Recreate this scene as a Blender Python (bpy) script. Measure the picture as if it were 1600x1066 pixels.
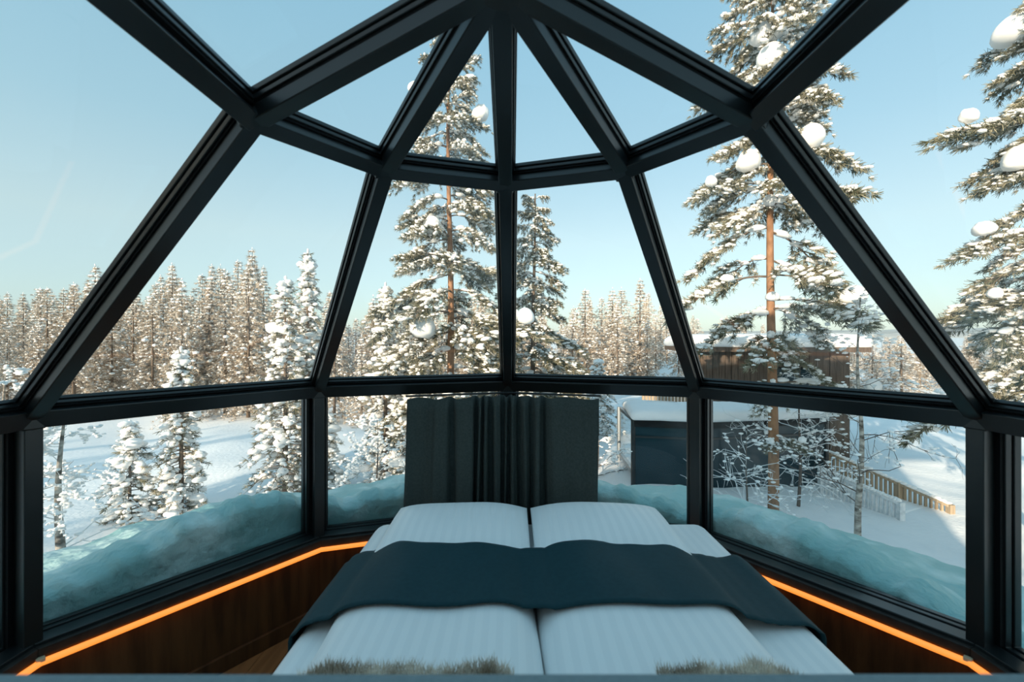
import bpy, bmesh, math, random
import numpy as np
from mathutils import Vector, Matrix

C = bpy.context.scene.collection
for o in list(bpy.data.objects):
    bpy.data.objects.remove(o)
S = bpy.context.scene
PI = math.pi

# ------------------------------------------------------------------ camera, sky, sun, exposure
EYE = 1.52                      # eye height above the igloo floor
CAMX, CAMY = 0.024, -1.05
F = 702.0                       # focal length in pixels of a 1600 px wide frame
CX, CY = 800.0, 533.0
cd = bpy.data.cameras.new('camera')
cd.sensor_width = 36.0
cd.lens = 36.0 * F / 1600.0
cd.clip_start, cd.clip_end = 0.02, 3000
cd.dof.use_dof = True
cd.dof.focus_distance = 6.0
cd.dof.aperture_fstop = 3.6
cam = bpy.data.objects.new('camera', cd)
C.objects.link(cam)
cam.location = (CAMX, CAMY, EYE)
cam.rotation_euler = (PI / 2 + 0.0009, 0, -0.001)
S.camera = cam

W = bpy.data.worlds.new('sky')
S.world = W
W.use_nodes = True
nt = W.node_tree
nt.nodes.clear()
wo = nt.nodes.new('ShaderNodeOutputWorld')
bg = nt.nodes.new('ShaderNodeBackground')
tc = nt.nodes.new('ShaderNodeTexCoord')
sx = nt.nodes.new('ShaderNodeSeparateXYZ')
rp = nt.nodes.new('ShaderNodeValToRGB')
nt.links.new(tc.outputs['Generated'], sx.inputs[0])
nt.links.new(sx.outputs['Z'], rp.inputs[0])
st = nt.nodes.new('ShaderNodeTexSky')
st.sky_type = 'NISHITA'
st.sun_disc = False
st.sun_elevation = math.radians(12.5)
st.sun_rotation = math.radians(210)
st.air_density, st.dust_density, st.ozone_density = 1.0, 1.0, 1.0
ad = nt.nodes.new('ShaderNodeMix')
ad.data_type = 'RGBA'
ad.blend_type = 'ADD'
ad.inputs[0].default_value = 0.074
nt.links.new(rp.outputs[0], ad.inputs[6])
nt.links.new(st.outputs[0], ad.inputs[7])
nt.links.new(ad.outputs[2], bg.inputs[0])
nt.links.new(bg.outputs[0], wo.inputs[0])
el = rp.color_ramp.elements
el[0].position, el[0].color = 0.0, (0.301, 0.432, 0.479, 1)
el[1].position, el[1].color = 1.0, (0.216, 0.404, 0.489, 1)
for p, c in ((0.05, (0.291, 0.414, 0.461, 1)), (0.21, (0.338, 0.437, 0.428, 1)), (0.38, (0.240, 0.390, 0.432, 1)), (0.61, (0.183, 0.362, 0.446, 1))):
    e = el.new(p)
    e.color = c
bg.inputs[1].default_value = 1.0

SUN_AZ, SUN_EL = math.radians(30), math.radians(12.5)
sd = bpy.data.lights.new('sun', 'SUN')
sd.energy = 5.2
sd.color = (1.0, 0.83, 0.62)
sd.angle = math.radians(0.6)
sun = bpy.data.objects.new('sun', sd)
C.objects.link(sun)
sv = Vector((math.sin(SUN_AZ) * math.cos(SUN_EL), math.cos(SUN_AZ) * math.cos(SUN_EL), -math.sin(SUN_EL)))
sun.rotation_euler = sv.to_track_quat('-Z', 'Y').to_euler()
sun.location = (-10, -20, 12)

S.view_settings.view_transform = 'Standard'
S.view_settings.look = 'None'
S.view_settings.gamma = 1
S.view_settings.exposure = 0.3
S.view_settings.use_curve_mapping = False
try:
    S.cycles.max_bounces = 10
    S.cycles.transparent_max_bounces = 24
    S.cycles.diffuse_bounces = 4
except Exception:
    pass


# ------------------------------------------------------------------ helpers
def at(px, py, depth):
    """the place that stands DEPTH metres ahead of the eye in the direction of a photo point"""
    return Vector((CAMX + (px - CX) / F * depth, CAMY + depth, EYE - (py - CY) / F * depth))


def newmat(name, col, rough=0.6, spec=0.3, metal=0.0):
    m = bpy.data.materials.new(name)
    m.use_nodes = True
    b = m.node_tree.nodes['Principled BSDF']
    b.inputs['Base Color'].default_value = (*col, 1)
    b.inputs['Roughness'].default_value = rough
    b.inputs['Specular IOR Level'].default_value = spec
    b.inputs['Metallic'].default_value = metal
    return m


def mottled(name, c1, c2, scale, rough=0.7, spec=0.2, bump=0.0, bscale=None, detail=4.0, lo=0.35, hi=0.65, stretch=None, dist=0.02):
    m = newmat(name, c1, rough, spec)
    n, l = m.node_tree.nodes, m.node_tree.links
    b = n['Principled BSDF']
    t = n.new('ShaderNodeTexCoord')
    v = t.outputs['Object']
    if stretch:
        mp = n.new('ShaderNodeMapping')
        mp.inputs['Scale'].default_value = stretch
        l.new(v, mp.inputs[0])
        v = mp.outputs[0]
    x = n.new('ShaderNodeTexNoise')
    x.inputs['Scale'].default_value = scale
    x.inputs['Detail'].default_value = detail
    l.new(v, x.inputs['Vector'])
    r = n.new('ShaderNodeValToRGB')
    r.color_ramp.elements[0].position, r.color_ramp.elements[0].color = lo, (*c1, 1)
    r.color_ramp.elements[1].position, r.color_ramp.elements[1].color = hi, (*c2, 1)
    l.new(x.outputs['Fac'], r.inputs[0])
    l.new(r.outputs[0], b.inputs['Base Color'])
    if bump:
        y = n.new('ShaderNodeTexNoise')
        y.inputs['Scale'].default_value = bscale or scale
        y.inputs['Detail'].default_value = 5
        l.new(v, y.inputs['Vector'])
        bp = n.new('ShaderNodeBump')
        bp.inputs['Strength'].default_value = bump
        bp.inputs['Distance'].default_value = dist
        l.new(y.outputs['Fac'], bp.inputs['Height'])
        l.new(bp.outputs[0], b.inputs['Normal'])
    return m


def glass_mat(name, tint, reflect0, frost):
    """a clear pane: mostly passes light on, mirrors a little more at grazing angles, carries a faint frosty film"""
    m = bpy.data.materials.new(name)
    m.use_nodes = True
    n, l = m.node_tree.nodes, m.node_tree.links
    n.clear()
    out = n.new('ShaderNodeOutputMaterial')
    tr = n.new('ShaderNodeBsdfTransparent')
    tr.inputs[0].default_value = (*tint, 1)
    gl = n.new('ShaderNodeBsdfGlossy')
    gl.inputs['Roughness'].default_value = 0.02
    gl.inputs['Color'].default_value = (0.9, 0.97, 1, 1)
    lw = n.new('ShaderNodeLayerWeight')
    pw = n.new('ShaderNodeMath'); pw.operation = 'POWER'; pw.inputs[1].default_value = 4.0
    l.new(lw.outputs['Facing'], pw.inputs[0])
    mr = n.new('ShaderNodeMapRange')
    mr.inputs['To Min'].default_value = reflect0
    mr.inputs['To Max'].default_value = 0.7
    l.new(pw.outputs[0], mr.inputs['Value'])
    mx = n.new('ShaderNodeMixShader')
    l.new(mr.outputs[0], mx.inputs[0]); l.new(tr.outputs[0], mx.inputs[1]); l.new(gl.outputs[0], mx.inputs[2])
    df = n.new('ShaderNodeBsdfTranslucent'); df.inputs[0].default_value = (0.9, 0.93, 0.93, 1)
    t = n.new('ShaderNodeTexCoord')
    x = n.new('ShaderNodeTexNoise'); x.inputs['Scale'].default_value = 1.6; x.inputs['Detail'].default_value = 3
    l.new(t.outputs['Object'], x.inputs['Vector'])
    m2 = n.new('ShaderNodeMapRange')
    m2.inputs['From Min'].default_value, m2.inputs['From Max'].default_value = 0.45, 0.75
    m2.inputs['To Min'].default_value, m2.inputs['To Max'].default_value = 0.0, frost
    l.new(x.outputs['Fac'], m2.inputs['Value'])
    my = n.new('ShaderNodeMixShader')
    l.new(m2.outputs[0], my.inputs[0]); l.new(mx.outputs[0], my.inputs[1]); l.new(df.outputs[0], my.inputs[2])
    l.new(my.outputs[0], out.inputs[0])
    return m


M = {}
M['frame'] = newmat('black_coated_metal', (0.011, 0.0145, 0.0155), 0.32, 0.55)
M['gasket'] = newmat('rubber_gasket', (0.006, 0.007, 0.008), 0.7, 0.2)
M['glass'] = glass_mat('window_glass', (0.985, 0.993, 0.993), 0.008, 0.04)
M['wood'] = mottled('dark_stained_wood', (0.055, 0.025, 0.011), (0.13, 0.058, 0.022), 3.0, 0.45, 0.35, 0.15, 9, stretch=(6, 6, 0.7))
M['palewall'] = mottled('pale_bounce_wall', (0.62, 0.57, 0.50), (0.70, 0.65, 0.58), 3, 0.6, 0.2, stretch=(6, 6, .6))  # unseen back wall, made pale to bounce light onto the bed
M['wood_floor'] = mottled('stained_floor_board', (0.26, 0.12, 0.045), (0.40, 0.19, 0.07), 4.0, 0.45, 0.35, 0.1, 9, stretch=(6, 0.6, 6))
M['ledge'] = mottled('charcoal_ledge', (0.020, 0.018, 0.016), (0.035, 0.030, 0.026), 20, 0.6, 0.25)
M['linen'] = newmat('white_cotton', (0.86, 0.88, 0.90), 0.75, 0.2)
M['linen'].node_tree.nodes['Principled BSDF'].inputs['Sheen Weight'].default_value = 0.3
M['runner'] = mottled('dark_teal_cloth', (0.004, 0.036, 0.046), (0.006, 0.043, 0.054), 60, 0.7, 0.25, 0.05, 300)
M['curtain'] = mottled('charcoal_cloth', (0.055, 0.068, 0.064), (0.070, 0.085, 0.080), 90, 0.85, 0.15, 0.05, 400)
M['bench'] = mottled('grey_upholstery', (0.21, 0.265, 0.285), (0.235, 0.295, 0.315), 180, 0.9, 0.1, 0.1, 600)
M['fur'] = mottled('brown_white_fur', (0.34, 0.24, 0.16), (0.90, 0.80, 0.68), 7, 0.9, 0.1, lo=0.4, hi=0.6)
M['snow'] = mottled('fresh_snow', (0.88, 0.89, 0.90), (0.93, 0.93, 0.93), 3, 0.8, 0.15, 0.35, 14, dist=0.03)
M['frosttwig'] = newmat('white_frosted_twig', (0.72, 0.74, 0.75), 0.9, 0.1)
M['treesnow'] = newmat('snow_on_trees', (0.93, 0.925, 0.915), 0.8, 0.1)
M['packed'] = mottled('packed_snow_shade_tint', (0.27, 0.50, 0.50), (0.72, 0.86, 0.84), 3.2, 0.5, 0.3, 0.7, 9, dist=0.06, lo=.48, hi=.74)  # packed snow, with the bank's blue-green shade put into its colour
M['bark'] = mottled('grey_brown_bark', (0.13, 0.10, 0.08), (0.24, 0.19, 0.15), 14, 0.9, 0.1, 0.4, 40)
M['pinebark'] = mottled('orange_pine_bark', (0.25, 0.135, 0.078), (0.40, 0.225, 0.13), 12, 0.9, 0.1, 0.5, 30, stretch=(1, 1, .5))
M['birchbark'] = mottled('pale_birch_bark', (0.10, 0.085, 0.07), (0.55, 0.50, 0.44), 9, 0.8, 0.1, 0.3, 30, stretch=(1, 1, 2))
M['twig'] = newmat('frosted_twig', (0.13, 0.105, 0.09), 0.9, 0.1)
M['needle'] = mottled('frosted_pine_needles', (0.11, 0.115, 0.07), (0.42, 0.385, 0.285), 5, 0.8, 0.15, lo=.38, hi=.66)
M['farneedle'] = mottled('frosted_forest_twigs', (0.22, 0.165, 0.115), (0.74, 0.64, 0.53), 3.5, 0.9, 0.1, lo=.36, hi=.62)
M['brownwall'] = mottled('brown_timber', (0.10, 0.075, 0.058), (0.16, 0.12, 0.095), 4, 0.8, 0.15, 0.2, 10, stretch=(8, 8, .6))
M['palewood'] = mottled('weathered_timber', (0.34, 0.26, 0.18), (0.48, 0.38, 0.27), 4, 0.8, 0.15, 0.2, 10, stretch=(8, 8, .6))
M['frostwood'] = mottled('hoar_frosted_timber', (0.62, 0.66, 0.68), (0.82, 0.84, 0.85), 14, 0.85, 0.1, 0.5, 40)
M['steel'] = newmat('brushed_grey_frame', (0.30, 0.33, 0.35), 0.35, 0.5, 0.6)
M['darkglass'] = newmat('dark_mirror_glass', (0.008, 0.028, 0.038), 0.08, 0.35)
M['hill'] = mottled('far_snowy_forest', (0.42, 0.42, 0.40), (0.70, 0.68, 0.64), 0.05, 0.9, 0.05, detail=8)
M['led'] = bpy.data.materials.new('amber_light')
M['led'].use_nodes = True
_b = M['led'].node_tree.nodes['Principled BSDF']
_b.inputs['Base Color'].default_value = (0.8, 0.4, 0.15, 1)
_b.inputs['Emission Color'].default_value = (0.95, 0.27, 0.035, 1)
_b.inputs['Emission Strength'].default_value = 1.0
M['cap'] = newmat('pale_end_cap', (0.8, 0.6, 0.4), 0.5)

# satin stripes woven into the linen
_m = M['linen']
_n, _l = _m.node_tree.nodes, _m.node_tree.links
_t = _n.new('ShaderNodeTexCoord'); _s = _n.new('ShaderNodeSeparateXYZ'); _l.new(_t.outputs['Object'], _s.inputs[0])
_w = _n.new('ShaderNodeMath'); _w.operation = 'MULTIPLY'; _w.inputs[1].default_value = 150.0; _l.new(_s.outputs['X'], _w.inputs[0])
_q = _n.new('ShaderNodeMath'); _q.operation = 'SINE'; _l.new(_w.outputs[0], _q.inputs[0])
_g = _n.new('ShaderNodeMath'); _g.operation = 'GREATER_THAN'; _g.inputs[1].default_value = 0.0; _l.new(_q.outputs[0], _g.inputs[0])
_r = _n.new('ShaderNodeMapRange'); _r.inputs['To Min'].default_value = 0.85; _r.inputs['To Max'].default_value = 0.42
_l.new(_g.outputs[0], _r.inputs['Value']); _l.new(_r.outputs[0], _n['Principled BSDF'].inputs['Roughness'])
_c = _n.new('ShaderNodeValToRGB'); _c.color_ramp.elements[0].color = (0.89, 0.885, 0.885, 1); _c.color_ramp.elements[1].color = (0.93, 0.92, 0.915, 1)
_l.new(_g.outputs[0], _c.inputs[0]); _l.new(_c.outputs[0], _n['Principled BSDF'].inputs['Base Color'])


class MB:
    """collects vertices and faces; build() links them as ONE mesh object"""
    def __init__(self):
        self.v, self.f, self.n = [], [], 0

    def add(self, v, f):
        v = np.asarray(v, dtype=float).reshape(-1, 3)
        self.v.append(v)
        if isinstance(f, np.ndarray):
            self.f.extend((f + self.n).tolist())
        else:
            self.f.extend([[i + self.n for i in q] for q in f])
        self.n += len(v)

    def box8(self, p):
        self.add(p, [(0, 3, 2, 1), (4, 5, 6, 7), (0, 1, 5, 4), (1, 2, 6, 5), (2, 3, 7, 6), (3, 0, 4, 7)])

    def box(self, lo, hi):
        x0, y0, z0 = lo
        x1, y1, z1 = hi
        self.box8([(x0, y0, z0), (x1, y0, z0), (x1, y1, z0), (x0, y1, z0), (x0, y0, z1), (x1, y0, z1), (x1, y1, z1), (x0, y1, z1)])

    def bar(self, a, b, up, w, h, side=0.0):
        """a box from a to b; h along UP starting at the line, w across"""
        a, b, up = Vector(a), Vector(b), Vector(up)
        t = (b - a).normalized()
        s = t.cross(up).normalized()
        up = s.cross(t).normalized()
        q = []
        for c in (0, h):
            for p, sg in ((a, -1), (b, -1), (b, 1), (a, 1)):
                q.append(p + s * (w / 2 * sg + side) + up * c)
        self.box8([tuple(x) for x in q])

    def tube(self, pts, rads, n=6, cap=True):
        pts = [Vector(p) for p in pts]
        if not hasattr(rads, '__len__'):
            rads = [rads] * len(pts)
        vs, fs = [], []
        for i, p in enumerate(pts):
            d = (pts[min(i + 1, len(pts) - 1)] - pts[max(i - 1, 0)]).normalized()
            u = d.orthogonal().normalized() if abs(d.z) > 0.95 else Vector((0, 0, 1)).cross(d).normalized()
            if abs(d.z) > 0.95:
                u = (Vector((1, 0, 0)) - d * d.x).normalized()
            w = d.cross(u)
            for k in range(n):
                a = 2 * PI * k / n
                vs.append(p + (u * math.cos(a) + w * math.sin(a)) * rads[i])
        for i in range(len(pts) - 1):
            for k in range(n):
                fs.append((i * n + k, i * n + (k + 1) % n, (i + 1) * n + (k + 1) % n, (i + 1) * n + k))
        if cap:
            fs.append(tuple(range(n - 1, -1, -1)))
            fs.append(tuple((len(pts) - 1) * n + k for k in range(n)))
        self.add([tuple(v) for v in vs], fs)

    def mesh(self, name, smooth=False):
        me = bpy.data.meshes.new(name)
        v = np.concatenate(self.v) if self.v else np.zeros((0, 3))
        me.from_pydata(v.tolist(), [], self.f)
        if smooth:
            me.polygons.foreach_set('use_smooth', [True] * len(me.polygons))
        me.update()
        return me

    def build(self, name, mat, parent=None, smooth=False, bevel=0.0, kind=None):
        me = self.mesh(name, smooth)
        me.materials.append(mat)
        o = bpy.data.objects.new(name, me)
        C.objects.link(o)
        if parent:
            o.parent = parent
        if kind:
            o['kind'] = kind
        if bevel:
            m = o.modifiers.new('edge', 'BEVEL')
            m.width = bevel
            m.segments = 2
            m.limit_method = 'ANGLE'
        return o


def from_mesh(name, me, parent, kind=None):
    o = bpy.data.objects.new(name, me)
    C.objects.link(o)
    o.parent = parent
    if kind:
        o['kind'] = kind
    return o


def tag(o, label=None, cat=None, group=None, kind=None):
    if label: o['label'] = label
    if cat: o['category'] = cat
    if group: o['group'] = group
    if kind: o['kind'] = kind
    return o


def empty(name, loc=(0, 0, 0), rz=0.0, label=None, cat=None, group=None, kind=None):
    o = bpy.data.objects.new(name, None)
    C.objects.link(o)
    o.location = loc
    o.rotation_euler = (0, 0, rz)
    o.empty_display_size = 0.2
    return tag(o, label, cat, group, kind)


def copy_tree(o, parent=None):
    c = o.copy()
    C.objects.link(c)
    c.parent = parent
    for ch in o.children:
        copy_tree(ch, c)
    return c


# ------------------------------------------------------------------ terrain height
def hsh(x, y):
    return (math.sin(x * 1.7 + 0.6 * math.sin(y * 1.3)) + math.sin(y * 1.9 + 1.1 + 0.8 * math.sin(x * 0.9)) + 0.5 * math.sin(x * 4.1 + y * 3.3))


def ground_z(x, y):
    d = math.hypot(x, y)
    z = -1.45 + 0.07 * hsh(x * 0.35, y * 0.35) + 0.015 * hsh(x * 1.7 + 3, y * 1.5)
    z += 0.5 * max(0.0, 1 - max(0.0, d - 2.0) / 3.0) ** 2          # banked up towards the dome
    if x > 5 and d > 10:                                            # the open snowfield rises gently
        z += 0.045 * (min(d, 30) - 10) * min(1.0, (x - 5) / 5)
    if d > 60:
        z += (d - 60) * 0.012
    return z


def ground_at(px, depth):
    x, y = CAMX + (px - CX) / F * depth, CAMY + depth
    return Vector((x, y, ground_z(x, y)))


# ================================================================== THE GLASS DOME
R1, HM, R2, HU, HA = 1.75, EYE - 0.280, 0.736, EYE + 0.6135, EYE + 0.817
HB = 0.425
TH = math.radians(36)


YB = -1.42


def ring(k, r, z):
    if abs(k) == 3:             # beyond the fifth corner the sides run straight back
        return Vector((math.copysign(r * math.sin(2 * TH), k), YB, z))
    return Vector((r * math.sin(k * TH), r * math.cos(k * TH), z))


b_ = {k: ring(k, R1, HB) for k in range(-3, 4)}
m_ = {k: ring(k, R1, HM) for k in range(-3, 4)}
u_ = {k: ring(k, R2, HU) for k in range(-3, 4)}
apex = Vector((0, 0, HA))
apex_b = Vector((0, YB, HA))


def outn(a, b, c):
    n = (b - a).cross(c - a).normalized()
    mid = (a + b + c) / 3
    if n.dot(mid - Vector((0, 0, 0.8))) < 0:
        n = -n
    return n


def wall_n(k):      # between k and k+1
    a = (k + 0.5) * TH
    return Vector((math.sin(a), math.cos(a), 0))


def mid_n(k):
    return outn(m_[k], m_[k + 1], u_[k])


def top_n(k):
    if k in (-3, 2):
        return outn(u_[k], u_[k + 1], apex if k < 0 else apex_b)
    return outn(u_[k], u_[k + 1], apex)


MW, MD = 0.053, 0.070
SIDES = {-3: 'left', -2: 'front_left', -1: 'middle_left', 0: 'middle_right', 1: 'front_right', 2: 'right'}
wall_e = {}
for k in range(-3, 3):
    wall_e[k] = empty('wall_' + SIDES[k], kind='structure')
ceil_e = empty('ceiling', kind='structure')


def member(name, a, b, n, parent, w=MW, d=MD):
    q = MB()
    q.bar(a, b, n, w, d)
    return q.build(name, M['frame'], parent, bevel=0.003)


for k in range(-3, 4):
    own = wall_e[min(k, 2)]
    rad = ring(k, 1, 0)
    member('post', ring(k, R1, HB - 0.03), m_[k], rad, own)
    nn = rad
    mn = (mid_n(max(k - 1, -3)) + mid_n(min(k, 2))).normalized()
    member('rafter', m_[k], u_[k], mn, ceil_e, d=0.046)
    tn = (top_n(max(k - 1, -3)) + top_n(min(k, 2))).normalized()
    member('rafter', u_[k], apex_b if abs(k) == 3 else apex, tn, ceil_e, d=0.046)
for k in range(-3, 3):
    member('rail', m_[k], m_[k + 1], (wall_n(k) * 1.0 + mid_n(k) * 0.5).normalized(), wall_e[k], 0.064)
    member('ring_beam', u_[k], u_[k + 1], (mid_n(k) + top_n(k) * (0.1 if k in (-3, 2) else 1.0)).normalized(), ceil_e, d=0.044)
    member('bottom_rail', b_[k], b_[k + 1], wall_n(k), wall_e[k], 0.05)
# the hub in which the rafters meet
q = MB()
q.tube([apex + Vector((0, 0, -0.012)), apex + Vector((0, 0, 0.12))], [0.085, 0.085], 10)
q.build('hub', M['frame'], ceil_e, bevel=0.004)
# joint plates: small blocks at the nodes
member('ridge', apex, apex_b, Vector((0, 0, 1)), ceil_e)
for k in range(-2, 3):
    for c, n in ((u_[k], (mid_n(max(k - 1, -3)) + top_n(min(k, 2))).normalized()), (m_[k], ring(k, 1, 0))):
        q = MB()
        t = Vector((0, 0, 1)).cross(n).normalized()
        q.bar(c - t * 0.034 - n * 0.002, c + t * 0.034 - n * 0.002, n, 0.068, 0.03)
        q.build('joint_block', M['frame'], ceil_e, bevel=0.006)


def inset(poly, n, d):
    out = []
    N = len(poly)
    ctr = sum(poly, Vector()) / N
    lines = []
    for i in range(N):
        a, b = poly[i], poly[(i + 1) % N]
        t = (b - a).normalized()
        s = n.cross(t)
        if s.dot(ctr - a) < 0:
            s = -s
        lines.append((a + s * d, t))
    for i in range(N):
        (p, t), (q_, r) = lines[i - 1], lines[i]
        w = q_ - p
        den = t.cross(r).dot(n)
        s = w.cross(r).dot(n) / den
        out.append(p + t * s)
    return out


def ringframe(mb, poly, n, i0, i1, d0, d1):
    A, B = inset(poly, n, i0), inset(poly, n, i1)
    N = len(poly)
    v = [p + n * d0 for p in A] + [p + n * d0 for p in B] + [p + n * d1 for p in A] + [p + n * d1 for p in B]
    f = []
    for i in range(N):
        j = (i + 1) % N
        f += [(i, j, N + j, N + i), (2 * N + i, 3 * N + i, 3 * N + j, 2 * N + j), (N + i, N + j, 3 * N + j, 3 * N + i), (i, 2 * N + i, 2 * N + j, j)]
    mb.add([tuple(x) for x in v], f)


wi = 0


def window(poly, n, deep=1.0):
    global wi
    wi += 1
    e = empty('window_%d' % wi, kind='structure')
    g = MB(); ringframe(g, poly, n, 0.004, MW / 2 - 0.003, 0.066 * deep, 0.080 * deep)
    g.build('gasket', M['gasket'], e)
    s = MB(); ringframe(s, poly, n, 0.002, MW / 2 + 0.003, 0.078 * deep, 0.100 * deep)
    s.build('sash', M['frame'], e, bevel=0.002)
    g = MB(); ringframe(g, poly, n, 0.004, MW / 2 + 0.000, 0.100 * deep, 0.105 * deep)
    g.build('seal', M['gasket'], e)
    g = MB(); ringframe(g, poly, n, 0.002, MW / 2 + 0.007, 0.105 * deep, 0.130 * deep)
    g.build('glazing_bead', M['frame'], e, bevel=0.002)
    p = inset(poly, n, 0.026)
    N = len(p)
    mb = MB()
    v = [tuple(x + n * 0.112 * deep) for x in p] + [tuple(x + n * 0.120 * deep) for x in p]
    mb.add(v, [tuple(range(N)), tuple(range(2 * N - 1, N - 1, -1))] + [(i, N + i, N + (i + 1) % N, (i + 1) % N) for i in range(N)])
    mb.build('pane', M['glass'], e)


for k in range(-3, 3):
    window([b_[k], b_[k + 1], m_[k + 1], m_[k]], wall_n(k))
    window([m_[k], m_[k + 1], u_[k + 1], u_[k]], mid_n(k), 0.62)
    window([u_[k], u_[k + 1], apex_b, apex] if k == 2 else ([u_[k], u_[k + 1], apex, apex_b] if k == -3 else [u_[k], u_[k + 1], apex]), top_n(k), 0.62)

# knee walls under the glass: one stained panel per side, a ledge above it, a skirting below
for k in range(-3, 3):
    n = wall_n(k)
    q = MB()
    q.box8([tuple(ring(kk, r, z)) for z in (0.0, HB - 0.02) for kk, r in ((k, R1 - .005), (k + 1, R1 - .005), (k + 1, R1 + 0.14), (k, R1 + 0.14))])
    q.build('panel', M['wood'], wall_e[k])
    q = MB()
    q.box8([tuple(ring(kk, r, z)) for z in (HB - 0.022, HB + 0.012) for kk, r in ((k, R1 - .024), (k + 1, R1 - .024), (k + 1, R1 + 0.138), (k, R1 + 0.138))])
    q.build('ledge', M['ledge'], wall_e[k], bevel=0.003)
    q = MB()
    q.box8([tuple(ring(kk, r, z)) for z in (0.0, 0.075) for kk, r in ((k, R1 - .022), (k + 1, R1 - .022), (k + 1, R1 - 0.004), (k, R1 - 0.004))])
    o = q.build('baseboard_' + SIDES[k], M['wood'], None, bevel=0.003)
    o['kind'] = 'structure'

# floor boards
fl = empty('floor', kind='structure')
x = -1.78
while x < 1.78:
    y1 = math.sqrt(max(0.05, 1.86 ** 2 - min(abs(x), abs(x + .118)) ** 2))
    q = MB()
    q.box((x, -1.42, -0.03), (x + 0.116, min(y1, 1.84), 0.0))
    q.build('plank', M['wood_floor'], fl, bevel=0.002)
    x += 0.118
q = MB(); q.tube([(0, 0, -0.55), (0, 0, -0.031)], [R1 + .1, R1 + .1], 40)
q.build('foundation', M['ledge'], fl)

# back wall: the timber house that the dome leans on
q = MB()
for lo, hi in (((-1.9, -1.62, -1.6), (1.9, -1.43, 2.45)),):
    q.box(lo, hi)
o = q.build('wall_rear', M['palewall'], None); o['kind'] = 'structure'
q = MB()
q.box((-5.4, -6.4, -1.6), (-0.1, -4.6, 4.6))
o = q.build('wall_house', M['wood'], None); o['kind'] = 'structure'
q = MB()
q.box((-5.7, -6.6, 4.6), (0.1, -4.3, 4.8))
o = q.build('roof', M['snow'], None, bevel=0.05); o['kind'] = 'structure'
q = MB()
q.box((-1.9, -4.6, 2.3), (1.9, -1.45, 2.5))
o = q.build('roof_passage', M['snow'], None, bevel=0.04); o['kind'] = 'structure'

# ------------------------------------------------------------------ amber light strips under the ledge
def strip(ks, label, t_end):
    pts = [ring(k, R1 - 0.032, HB - 0.036) for k in ks]
    pts[-1] = pts[-2].lerp(pts[-1], t_end)
    pts[0] = pts[1].lerp(pts[0], 0.35)
    e = empty('light_strip', pts[0], label=label, cat='light strip')
    q = MB()
    q.tube([p - pts[0] for p in pts], 0.0125, 8)
    q.build('tube', M['led'], e, smooth=True)
    q = MB()
    d = (pts[2] - pts[1]).normalized()
    p = pts[1] - pts[0]
    q.bar(p - d * 0.010, p + d * 0.014, Vector((0, 0, 1)), 0.02, 0.018)
    q.build('connector', M['cap'], e, bevel=0.002)


strip([-3, -2, -1, 0], 'amber light strip along the ledge under the windows with the snowy forest view', 0.9)
strip([3, 2, 1, 0], 'amber light strip along the ledge under the window facing the railings', 0.9)

# ------------------------------------------------------------------ bed
BX = CAMX + 0.15            # bed axis
SEAM = CAMX + 0.088
Y0, Y1 = -0.50, 1.30        # foot and head
ZM = 0.585                  # mattress top
bed = empty('bed', (BX, 0.4, 0), label='wide double bed with white sheet and dark wooden base under the glass dome', cat='bed')


def rbox(mb, lo, hi, r, n=4):
    """rounded box"""
    bm = bmesh.new()
    bmesh.ops.create_cube(bm, size=1)
    for v in bm.verts:
        v.co = Vector([lo[i] + (v.co[i] + .5) * (hi[i] - lo[i]) for i in range(3)])
    bmesh.ops.bevel(bm, geom=list(bm.edges), offset=r, segments=n, profile=0.5, affect='EDGES')
    bm.verts.ensure_lookup_table()
    idx = {v: i for i, v in enumerate(bm.verts)}
    mb.add([tuple(v.co) for v in bm.verts], [[idx[v] for v in f.verts] for f in bm.faces])
    bm.free()


q = MB(); q.box((-0.82, Y0 - 0.4 + .03, 0.10), (0.82, Y1 - 0.4 - .02, 0.34)); q.build('base', M['wood'], bed, bevel=0.006)
q = MB(); rbox(q, (-0.855, Y0 - .4, 0.33), (0.855, Y1 - .4, ZM), 0.07, 5); q.build('mattress', M['linen'], bed, smooth=True)
for sxx in (-.72, .72):
    for sy in (-.75, .75):
        q = MB(); q.tube([(sxx, sy, 0), (sxx, sy, .11)], [.025, .032], 12); q.build('leg', M['wood'], bed)

TD = 0.082                  # duvet thickness
DUV = ((CAMX - 0.575, SEAM - 0.004), (SEAM + 0.004, CAMX + 0.745))


def duv_h(x, y, grow=0.0):
    """how far a duvet stands above the mattress at a point"""
    best = 0.0
    for i, (a, b) in enumerate(DUV):
        c, h = (a + b) / 2, (b - a) / 2 + grow
        u = abs((x - c) / h)
        if u >= 1:
            continue
        t = (1 - u ** 4.0) ** 0.5
        w = 0.008 * math.sin(7 * x + 3 * i) * math.sin(5.3 * y + i) + 0.004 * math.sin(17 * x + 4 * y)
        bump = 0.018 * math.exp(-((y - 0.35) / 0.5) ** 2)
        best = max(best, (TD + w + bump) * t)
    return best


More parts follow.
